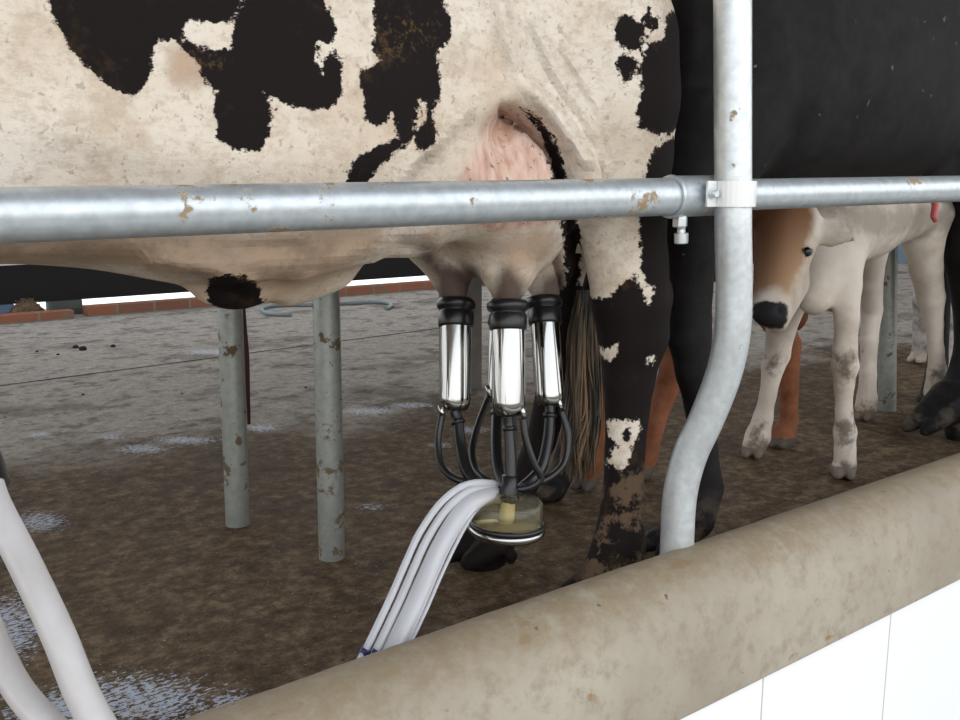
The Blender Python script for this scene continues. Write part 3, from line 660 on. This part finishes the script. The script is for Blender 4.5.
fm.cone(A_.at(290, 283, -.03), A_.at(330, 270, -.03), .03, .03, .05)
for sg in (-1, 1):
    fm.ell(al(.00, sg*.12, 1.02), (.165, .115, .27), (A_.a, A_.n, ZU), .06)
fm.ell(al(.19, 0, 1.22), (.07, .10, .08), (A_.a, A_.n, ZU), .06)
# flank skin edge over the udder
fm.chain([(p_, r) for p_, r in ch([(472, 108, 9), (500, 92, 12), (526, 96, 14), (548, 116, 15), (566, 140, 16), (582, 170, 17), (594, 205, 18)], A_, -.205)], .035)
# near hind leg
near = ch([(604, 45, 74, -.145), (609, 100, 70, -.145), (616, 155, 56, -.15), (619, 212, 47, -.16)], A_, -.15)+ch([(627, 262, 40), (631, 302, 39), (633, 335, 35), (629, 380, 25), (625, 450, 19.5), (623, 500, 21), (619, 545, 26), (608, 585, 30)], A_, -.17)
fm.chain(near, .035)
fm.ell(A_.at(658, 296, -.165), (.028, .028, .045), None, .03)
q = near[-1][0]; hoof(fm, (q[0]-.02, q[1], 0.012), -A_.a, .062, .01)
# udder with its four quarters
fm.chain(ch([(170, 250, 22), (230, 258, 20), (300, 262, 18), (370, 246, 16), (410, 232, 12)], A_, -.15), .05)
fm.ell(A_.at(507, 192, -.075), (.124, .130, .155), (A_.a, A_.n, ZU), .018)
fm.ell(A_.at(512, 190, .08), (.11, .11, .14), (A_.a, A_.n, ZU), .03)
fm.cone(A_.at(452, 190, -.13), A_.at(420, 222, -.12), .085, .05, .07)
fm.cone(P(505, 235, 1.67), P(508, 272, 1.625), .088, .042, .03); fm.cone(P(508, 272, 1.625), P(508, 300, 1.612), .042, .020, .02)
fm.cone(P(430, 238, 1.70), P(450, 272, 1.70), .055, .034, .02); fm.cone(P(450, 272, 1.70), P(456, 302, 1.70), .034, .020, .02)
fm.cone(P(540, 236, 1.78), P(546, 266, 1.75), .078, .050, .02); fm.cone(P(546, 266, 1.75), P(545, 302, 1.725), .048, .020, .02)
fm.cone(P(508, 240, 1.92), P(503, 302, 1.865), .07, .020, .03)
fm.cone(P(556, 270, 1.74), P(550, 284, 1.74), .022, .016, .02)
# shadowed cleft between udder and thigh
cl_ = ch([(500, 103, 3, -.215), (520, 109, 4, -.215), (536, 120, 4.5, -.21), (548, 135, 5, -.205), (556, 155, 5.5, -.20), (562, 180, 6, -.195), (570, 215, 6, -.18), (573, 250, 6, -.16), (575, 300, 7, -.12)], A_, -.2)
for off in (-.06, -.045, -.03, -.015, 0, .015, .03, .045, .06, .075):
    for (a, ra), (b, rb) in zip(cl_[:-1], cl_[1:]): fm.cone(a+A_.n*off, b+A_.n*off, ra, rb, .006, None, True)
# far hind leg, stepping forward
far = ch([(590, 90, 60, .12), (585, 170, 48), (582, 240, 36), (572, 300, 28), (560, 370, 20), (541, 440, 15), (517, 500, 16), (500, 535, 18), (482, 562, 22)], A_, .13)
fm.chain(far, .03); q = far[-1][0]; hoof(fm, (q[0]-.01, q[1], .01), -A_.a-A_.n*.2, .062, .01); fm.ell(P(511, 556, 1.97), (.016, .012, .02), None, .01)
# front end
for sg in (-1, 1):
    fm.ell(al(-1.28, sg*.13, .98), (.13, .10, .28), (A_.a, A_.n, ZU), .06)
    fm.chain([(al(-1.30, sg*.14, .78), .085), (al(-1.32, sg*.13, .58), .06), (al(-1.33, sg*.12, .40), .052), (al(-1.33, sg*.12, .34), .045), (al(-1.33, sg*.12, .20), .034), (al(-1.33, sg*.12, .12), .042), (al(-1.37, sg*.12, .05), .045)], .03)
    hoof(fm, al(-1.38, sg*.12, .0), -A_.a, .058, .01)
fm.cone(al(-1.40, 0, 1.14), al(-1.62, .12, 1.24), .18, .13, .06); fm.cone(al(-1.62, .12, 1.24), al(-1.80, .26, 1.28), .13, .10, .06)
cow = thing('dairy_cow', al(0, 0, 0), 'black and white dairy cow with the milking cluster on her udder, behind the thick rail', 'cow')
fr = head(fm, al(-1.84, .30, 1.30), -A_.a*.45+A_.n*.6-ZU*.65, 1.0)
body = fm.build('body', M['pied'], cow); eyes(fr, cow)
V = verts_np(body); X, Y = proj_np(V); lu, lv, lz = A_.inv(V)
PA = [(48, -30), (48, 0), (55, 22), (68, 45), (85, 65), (102, 80), (118, 92), (135, 97), (142, 88), (150, 75), (152, 55), (158, 40), (175, 38), (182, 30), (190, 18), (205, 22), (214, 24), (229, 22), (240, 4), (240, -30)]
PB = [(246, -30), (246, 0), (234, 25), (232, 49), (215, 50), (196, 45), (176, 34), (180, 49), (199, 64), (202, 80), (217, 90), (214, 112), (217, 139), (228, 147), (244, 152), (262, 150), (270, 128), (274, 112), (262, 90), (276, 100), (292, 107), (319, 110), (337, 105), (343, 82), (343, 64), (334, 49), (326, 56), (322, 75), (317, 60), (317, 43), (334, 43), (337, 26), (330, 8), (322, 0), (322, -30)]
PC = [(374, -30), (374, 34), (372, 50), (381, 62), (374, 64), (361, 71), (359, 86), (366, 97), (364, 112), (370, 126), (385, 127), (392, 112), (396, 120), (396, 137), (377, 146), (351, 161), (347, 179), (347, 186), (368, 182), (381, 165), (400, 150), (411, 142), (415, 127), (417, 109), (422, 94), (426, 109), (434, 112), (439, 101), (441, 75), (437, 56), (451, 37), (452, 19), (445, 4), (443, -30)]
PD = [(417, 129), (430, 112), (437, 129), (436, 144), (424, 151), (415, 146)]
E1 = [(616, 22), (625, 13), (636, 19), (647, 26), (640, 49), (629, 52), (616, 41)]
E2 = [(616, 54), (625, 51), (636, 60), (636, 75), (625, 82), (617, 71)]
E3 = [(644, 7), (649, 5), (651, 17), (659, 13), (659, 28), (649, 32), (643, 22)]
E4 = [(653, 41), (664, 41), (666, 15), (672, 11), (700, 9), (700, 120), (670, 133), (655, 135), (640, 127), (636, 112), (642, 90), (640, 71), (644, 49)]
E5 = [(653, 150), (666, 139), (700, 135), (700, 195), (640, 195), (644, 176)]
PN = [(206, 290), (210, 279), (222, 275), (240, 275), (254, 279), (261, 293), (265, 306), (250, 313), (225, 312), (210, 305)]
LG = [(575, 284), (589, 296), (604, 300), (618, 287), (633, 276), (640, 284), (647, 304), (656, 290), (647, 284), (640, 268), (639, 217), (640, 180), (720, 180), (720, 720), (420, 720), (420, 330), (560, 318), (572, 240)]
blk = np.full(len(V), -50.)
CV = [(520, 108), (540, 119), (552, 135), (561, 155), (567, 180), (577, 212), (581, 240), (580, 285), (566, 300), (565, 262), (562, 219), (553, 178), (547, 152), (538, 130), (524, 114)]  # black inner-thigh hair, plus crevice shade painted in along the flank edge
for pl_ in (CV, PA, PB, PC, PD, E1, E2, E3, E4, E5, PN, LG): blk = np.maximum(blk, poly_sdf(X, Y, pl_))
for pl_ in ([(592, 337), (598, 346), (606, 350), (618, 343), (619, 352), (610, 361), (600, 354)], [(607, 421), (639, 420), (639, 433), (630, 457), (624, 471), (607, 465), (612, 450), (620, 446), (616, 438), (609, 440)], [(647, 358), (655, 355), (655, 362), (648, 364)]):
    blk = np.minimum(blk, -poly_sdf(X, Y, pl_))
blk = np.maximum(blk, -poly_sdf(X, Y, [(624, 430), (630, 428), (630, 440), (625, 441)])*-1-0) if True else blk
far_ = lv > .02
blk = np.where(far_ & (Y < 250) & (lz > .6), 20*np.sin(lu*5)*np.sin(lz*6+1), blk); blk = np.where(lu < -1.3, np.where(lu < -1.5, 20, 20*np.sin(lu*9+lz*4)), blk)
blk = np.where(far_ & (lz < .66) & (lu > -.3) & (X > 500) & (Y > 290), 30, blk)
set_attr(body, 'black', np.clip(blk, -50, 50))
pink = poly_sdf(X, Y, [(497, 104), (520, 108), (538, 122), (550, 145), (558, 178), (568, 225), (500, 236), (452, 226), (446, 200), (458, 172), (480, 132)])-3; set_attr(body, 'pink', np.clip(pink, -50, 50))
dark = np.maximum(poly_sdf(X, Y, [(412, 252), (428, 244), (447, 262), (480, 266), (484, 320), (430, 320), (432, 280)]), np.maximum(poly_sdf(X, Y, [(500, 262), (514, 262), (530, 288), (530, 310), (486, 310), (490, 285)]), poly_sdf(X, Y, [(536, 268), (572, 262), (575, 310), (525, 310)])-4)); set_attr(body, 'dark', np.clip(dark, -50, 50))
tan_shade_sdf = np.maximum(poly_sdf(X, Y, [(-80, 222), (150, 222), (300, 226), (390, 222), (450, 232), (560, 232), (566, 262), (540, 280), (470, 262), (430, 246), (392, 256), (340, 278), (300, 302), (262, 306), (200, 300), (150, 278), (-80, 275)])-1, poly_sdf(X, Y, [(176, 30), (225, 42), (225, 95), (160, 98), (158, 50)])-8)  # belly shade painted as mottled tan below the rail; upper outline is brown hair
fold = np.zeros(len(V))
def curve_d(pts):
    d = np.full(len(V), 1e9)
    for (x0_, y0_), (x1_, y1_) in zip(pts[:-1], pts[1:]):
        ex, ey = x1_-x0_, y1_-y0_; t = np.clip(((X-x0_)*ex+(Y-y0_)*ey)/(ex*ex+ey*ey), 0, 1); d = np.minimum(d, np.hypot(X-x0_-t*ex, Y-y0_-t*ey))
    return d
for w__, h__, pts in ((9, 1, [(500, 0), (508, 40), (522, 78), (556, 112), (586, 160)]), (7, .7, [(534, 20), (556, 74), (588, 120), (606, 172)]), (6, .5, [(566, 50), (596, 104), (616, 160)]), (12, 1, [(0, 252), (120, 247), (240, 262), (330, 257), (425, 230)]), (9, .7, [(40, 232), (180, 240), (300, 237)]),
    (9, .8, [(150, 262), (210, 270), (250, 285)]), (8, -.8, [(402, 246), (440, 255), (480, 285)]), (7, .6, [(430, 140), (400, 182)]), (8, .6, [(468, 110), (430, 150)]), (26, .45, [(60, 130), (140, 150), (220, 162), (300, 165), (400, 158)])):
    fold += h__*np.exp(-(curve_d(pts)/w__)**2)
set_attr(body, 'fold', fold); set_attr(body, 'gold', np.clip(np.maximum(poly_sdf(X, Y, [(174, 30), (200, 44), (228, 48), (226, 70), (212, 92), (196, 80)]), poly_sdf(X, Y, [(372, 10), (440, 10), (430, 50), (400, 62), (374, 55)])), -50, 50)); set_attr(body, 'tan', np.clip(tan_shade_sdf, -50, 50))
set_attr(body, 'mud', np.clip(poly_sdf(X, Y, [(604, 470), (645, 470), (645, 610), (575, 610)]), -50, 50)+5)
# tail with its hair
tp = [al(.24, 0, 1.24), al(.27, 0, 1.15), al(.26, .01, .95), al(.22, .02, .75), A_.at(588, 296, .03)]
tail = MB().tube(spline(tp, 8), [.034-.018*i/32 for i in range(33)], 14).build('tail', M['blackcoat'], cow)
hm = MB(); rs = random.Random(4)
for i in range(240):
    a0, r0 = rs.random()*6.28, rs.random()**.5; p0 = A_.at(586+9*r0*math.cos(a0), 290, .03+.02*r0*math.sin(a0)); k_ = rs.random()
    p1 = A_.at(583+14*r0*math.cos(a0)+rs.uniform(-4, 4), 350+rs.uniform(-12, 12), .03+.03*r0*math.sin(a0)); p2 = A_.at(582+17*r0*math.cos(a0)+rs.uniform(-5, 5), 415+rs.uniform(-12, 12), .03+.035*r0*math.sin(a0)); p3 = A_.at(577+14*r0*math.cos(a0)+rs.uniform(-8, 8), 452+rs.uniform(-30, 30), .03+.03*r0*math.sin(a0))
    hm.tube(spline([p0, p1, p2, p3], 4), [.0028]*12+[.0008], 4, cap=False)
hm.build('tail_switch', M['tailhair'], tail)

# --- the black cow behind
B_ = Plane((1.216, .40, 0), math.radians(6)); bl = lambda u, v, z: B_.loc(u, v, z)
fm = Form((.72, -.1, -.02), (3.25, 1.45, 1.62), .0115)
fm.torso(B_, smoothu([(-.12, .90, 1.36, .13, .13), (-.02, .82, 1.42, .20, .20), (.2, .775, 1.42, .25, .26), (.5, .775, 1.42, .27, .28), (.85, .785, 1.42, .27, .28), (1.05, .80, 1.42, .26, .27), (1.2, .86, 1.42, .24, .25), (1.4, .95, 1.40, .22, .22), (1.6, 1.06, 1.34, .12, .12)], 70), p=2.6)
for sg in (-1, 1):
    fm.ell(bl(.03, sg*.13, 1.02), (.13, .09, .27), (B_.a, B_.n, ZU), .06); fm.ell(bl(1.40, sg*.13, 1.0), (.17, .11, .27), (B_.a, B_.n, ZU), .06)
nf = ch([(700, 130, 44, -.13), (692, 190, 36, -.13), (692, 240, 26), (690, 290, 22), (689, 335, 22), (693, 372, 17.5), (699, 405, 14.5), (704, 450, 14), (705, 488, 18), (695, 520, 20)], B_, -.135)
fm.chain(nf, .03); q = nf[-1][0]; hoof(fm, (q[0]-.055, q[1]+.02, .005), -B_.a+B_.n*.15, .058, .01); fm.ell(P(716, 488, 2.13), (.014, .012, .018), None, .01)
ff = ch([(625, 190, 36, .16), (612, 290, 24, .22), (592, 370, 15, .27), (575, 430, 13, .30), (563, 470, 13, .31), (551, 490, 15, .32)], B_, .14)
fm.chain(ff, .03); q = ff[-1][0]; hoof(fm, (q[0]-.03, q[1], .005), -B_.a, .055, .01)
nh = ch([(985, 130, 60), (990, 200, 48), (985, 250, 40), (984, 300, 29), (976, 350, 20), (966, 382, 19), (950, 405, 19)], B_, -.13)
fm.chain(nh, .03); q = nh[-1][0]
for dy in (-.026, .03): fm.cone(P(956, 398, 3.0)+B_.n*dy-ZU*.0, P(917, 429, 2.93)+B_.n*dy, .052, .020, .02)
fm.cone(P(965, 400, 3.02), P(958, 432, 3.0), .055, .04, .02)
fm.chain([(bl(1.52, .10, .80), .10), (bl(1.76, .10, .56), .06), (bl(1.82, .10, .40), .04), (bl(1.86, .10, .15), .036), (bl(1.84, .10, .05), .04)], .03); hoof(fm, bl(1.83, .10, 0), -B_.a, .05, .01)
fm.ell(bl(1.22, 0, .84), (.16, .14, .10), (B_.a, B_.n, ZU), .05)
fm.cone(bl(.0, .06, 1.16), bl(-.14, .40, 1.30), .18, .12, .06); fm.cone(bl(-.14, .40, 1.30), bl(-.22, .60, 1.38), .12, .10, .05)
fr = head(fm, bl(-.24, .66, 1.42), -B_.a*.15+B_.n*.75-ZU*.55, .95)
bcow = thing('dairy_cow', bl(0, 0, 0), 'plain black cow standing behind the bent post, in line after the pied cow', 'cow')
bb_ = fm.build('body', M['blackcoat'], bcow); eyes(fr, bcow, .95); set_attr(bb_, 'mud', np.clip(1.5-verts_np(bb_)[:, 2]/.12, 0, 1))
tt = [P(934, 196, 2.78), P(935, 206, 2.77), P(934, 216, 2.76), P(936, 222, 2.76)]
MB().tube(spline(tt, 5), [.010]*6+[.010]*5+[.010, .009, .008, .007, .005], 14).build('teat', M['redstrap'], bcow)
tp = [bl(1.66, 0, 1.24), bl(1.72, 0, 1.1), bl(1.72, 0, .8), bl(1.70, 0, .45)]
MB().tube(spline(tp, 8), [.03-.012*i/24 for i in range(25)], 12).build('tail', M['blackcoat'], bcow)

# --- the white calf looking out under her belly
fm = Form((1.45, .15, -.02), (3.1, .95, 1.0), .0075)
C_ = Plane((1.93, .50, 0), math.radians(4))
fm.cone((2.00, .50, .67), (2.20, .52, .69), .118, .105, .05); fm.cone((2.20, .52, .69), (2.66, .57, .735), .105, .09, .05)
fm.ell((2.74, .575, .73), (.085, .085, .09), None, .05)
fm.chain(chY([(838, 222, 26, .46), (843, 250, 20, .42), (846, 285, 15, .39), (847, 320, 11.5), (845, 350, 11.5), (845, 366, 13), (844, 385, 9.5), (844, 410, 8), (845, 432, 11), (845, 450, 10), (845, 466, 11.5)], .37), .022)
q = on(845, 470, 1, .365); hoof(fm, (q[0]-.01, q[1], .002), (-.75, -.65), .036, .006)
fm.chain(chY([(800, 250, 24, .56), (790, 300, 17, .60), (781, 330, 14), (777, 355, 12.5), (773, 366, 11), (768, 395, 8), (763, 418, 9.5), (758, 436, 12), (755, 444, 12)], .64), .022)
q = on(755, 446, 1, .64); hoof(fm, (q[0]-.01, q[1], .002), (-.8, -.5), .036, .006)
fm.chain(chY([(866, 240, 24, .60), (868, 270, 15, .66), (872, 310, 10), (869, 340, 8.5), (868, 375, 8), (867, 398, 9.5), (866, 408, 11)], .69), .022)
q = on(866, 410, 1, .69); hoof(fm, (q[0]-.01, q[1], .002), (-.9, -.3), .034, .006)
fm.chain(chY([(925, 215, 27, .55), (923, 240, 20), (926, 268, 15.5), (931, 298, 13), (934, 325, 8.5), (936, 350, 7.5), (937, 372, 9), (934, 392, 10)], .55), .022)
q = on(932, 398, 1, .55); hoof(fm, (q[0]-.02, q[1], .002), (-.9, -.1), .034, .006)
# neck, throat and head turned to the camera
fm.cone((2.04, .51, .69), P(826, 240, 2.56), .115, .085, .05)
fm.cone(P(824, 262, 2.54), P(814, 300, 2.50), .062, .040, .05); fm.cone(P(832, 262, 2.60), P(834, 296, 2.60), .065, .045, .05)
fm.ell(P(788, 228, 2.36), (.080, .075, .085), (CR, F0, ZU), .03)
fm.cone(P(783, 252, 2.34), P(773, 298, 2.25), .070, .046, .03)
fm.ell(P(771, 312, 2.225), (.046, .046, .036), (CR, F0, ZU), .02)
fm.cone(P(790, 284, 2.34), P(777, 322, 2.27), .046, .026, .03)
fm.ell(P(806, 247, 2.31), (.020, .02, .013), None, .015)
for x in (762, 781): fm.ell(P(x, 311, 2.178), (.0085, .02, .008), (CR, F0, ZU), .005, True)
fm.cone(P(812, 228, 2.34), P(832, 232, 2.33), .018, .032, .012, (F0+ZU*.3, .35)); fm.cone(P(832, 232, 2.33), P(855, 240, 2.33), .032, .006, .012, (F0+ZU*.3, .35))
fm.cone(P(762, 212, 2.36), P(745, 212, 2.38), .022, .030, .02, (F0+ZU*.4, .4)); fm.cone(P(745, 212, 2.38), P(728, 220, 2.38), .03, .010, .015, (F0+ZU*.4, .4))
calf = thing('calf', (2.3, .52, 0), 'cream-white calf with a brown face looking out from under the black cow', 'calf')
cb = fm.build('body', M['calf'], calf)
V = verts_np(cb); X, Y = proj_np(V); Zc = (V-CC)@CF
hd = (Zc < 2.44) & (X < 822)
br = np.maximum(poly_sdf(X, Y, [(700, 180), (812, 180), (816, 215), (812, 238), (806, 262), (797, 280), (790, 296), (775, 288), (760, 292), (752, 300), (700, 300)]), -50); set_attr(cb, 'brown', np.clip(np.where(hd, br, -50), -50, 50))
nz = np.maximum(poly_sdf(X, Y, [(801, 250), (806, 246), (813, 249), (812, 255), (805, 257)]), poly_sdf(X, Y, [(753, 304), (762, 301), (782, 302), (788, 306), (787, 322), (783, 329), (756, 328), (752, 318)])); set_attr(cb, 'black', np.clip(np.where(hd, nz, -50), -50, 50))
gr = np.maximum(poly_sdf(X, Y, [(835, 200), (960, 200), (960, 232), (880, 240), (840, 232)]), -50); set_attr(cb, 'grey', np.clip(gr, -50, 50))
mu = np.full(len(V), -50.)
for pl_ in ([(833, 356), (857, 352), (856, 378), (842, 384), (834, 372)], [(834, 420), (857, 422), (856, 446), (836, 446)], [(766, 356), (781, 356), (779, 372), (766, 370)], [(752, 425), (764, 425), (760, 446), (745, 446)], [(832, 462), (862, 462), (862, 490), (832, 490)], [(738, 441), (775, 441), (775, 465), (738, 465)], [(854, 404), (880, 404), (880, 425), (854, 425)], [(930, 368), (945, 368), (945, 380), (930, 380)]): mu = np.maximum(mu, poly_sdf(X, Y, pl_))
mu = np.maximum(mu, (.036-V[:, 2])*2500)
fd = (Y-225)/70*.75+np.clip((X-765)/60, -.2, .4); set_attr(cb, 'face', np.clip(fd, 0, 1)); set_attr(cb, 'mud', np.clip(mu, -50, 50))
def hit(o, x, y):
    from mathutils.bvhtree import BVHTree
    t = BVHTree.FromPolygons([tuple(v.co) for v in o.data.vertices], [tuple(p.vertices) for p in o.data.polygons]); d = Vector([float(k) for k in ray(x, y)]).normalized()
    h_ = t.ray_cast(Vector(CC.tolist()), d); return None if h_[0] is None else np.array(h_[0])
for x, y in ((807, 252), (747, 247)):
    if hit(cb, x, y) is None: continue
    MB().ball(hit(cb, x, y)+F0*.004, .0125, 10).build('eye', M['eye'], calf)

# --- the brown calf, mostly hidden behind the legs
fm = Form((1.1, .5, -.02), (2.5, 1.15, .95), .009)
fm.cone((1.56, .86, .60), (1.98, .86, .62), .125, .12, .05)
fm.cone((1.98, .86, .64), (2.14, .92, .72), .09, .075, .05)
for pts, Y0 in (([(640, 300, 22, .80), (628, 340, 14), (610, 375, 10), (602, 410, 9), (597, 445, 9), (591, 470, 10.5), (587, 480, 10)], .72), ([(686, 320, 26, .80), (680, 350, 17), (668, 385, 12.5), (655, 425, 9.5), (648, 455, 10), (642, 474, 10)], .70),
                ([(765, 300, 20, .80), (790, 345, 11), (789, 390, 9), (789, 420, 9), (783, 436, 12), (780, 444, 11)], .66), ([(790, 300, 16, .90), (804, 335, 10), (802, 370, 8.5), (801, 395, 9), (799, 408, 10)], .95)):
    c_ = chY(pts, Y0); fm.chain(c_, .022); q = c_[-1][0]; hoof(fm, (q[0]-.01, q[1], .002), (-.9, -.35), .034, .006)
fr = head(fm, (2.16, .93, .76), (.75, .2, -.6), .55, .025)
bc = thing('calf', (1.75, .85, 0), 'brown calf seen only as reddish legs behind the cows and the white calf', 'calf')
o = fm.build('body', M['browncoat'], bc); eyes(fr, bc, .55); set_attr(o, 'black', np.where(verts_np(o)[:, 2] < .035, 1, -1.))

# --- pale mottled cow far behind, at the right edge
fm = Form((3.45, .75, -.02), (5.6, 1.6, 1.35), .014)
fm.cone((4.15, 1.15, .92), (5.1, 1.2, .90), .24, .25, .06)
for pts, Y0 in (([(932, 225, 13, 1.16), (926, 262, 10.5), (922, 300, 9), (921, 335, 8), (921, 352, 9)], 1.13), ([(958, 215, 14, 1.0), (951, 250, 9), (951, 290, 8), (949, 325, 8), (948, 355, 9)], .98)):
    c_ = chY(pts, Y0); fm.cone((4.1, 1.1, .85), c_[0][0], .16, c_[0][1], .05); fm.chain(c_, .03); q = c_[-1][0]; hoof(fm, (q[0]-.02, q[1], .002), (-1, 0), .045, .008)
for yy in (1.05, 1.35): fm.chain([((5.0, yy, .75), .09), ((5.02, yy, .4), .05), ((5.0, yy, .12), .04)], .03); hoof(fm, (4.97, yy, 0), (-1, 0), .045, .008)
fm.cone((5.1, 1.2, 1.0), (5.35, 1.2, 1.08), .13, .11, .05)
mc = thing('dairy_cow', (4.5, 1.15, 0), 'mottled grey-white cow far behind the calf, only its legs showing at the right edge', 'cow')
o = fm.build('body', M['mottled'], mc); set_attr(o, 'black', np.where(verts_np(o)[:, 2] < .05, 1, -1.))
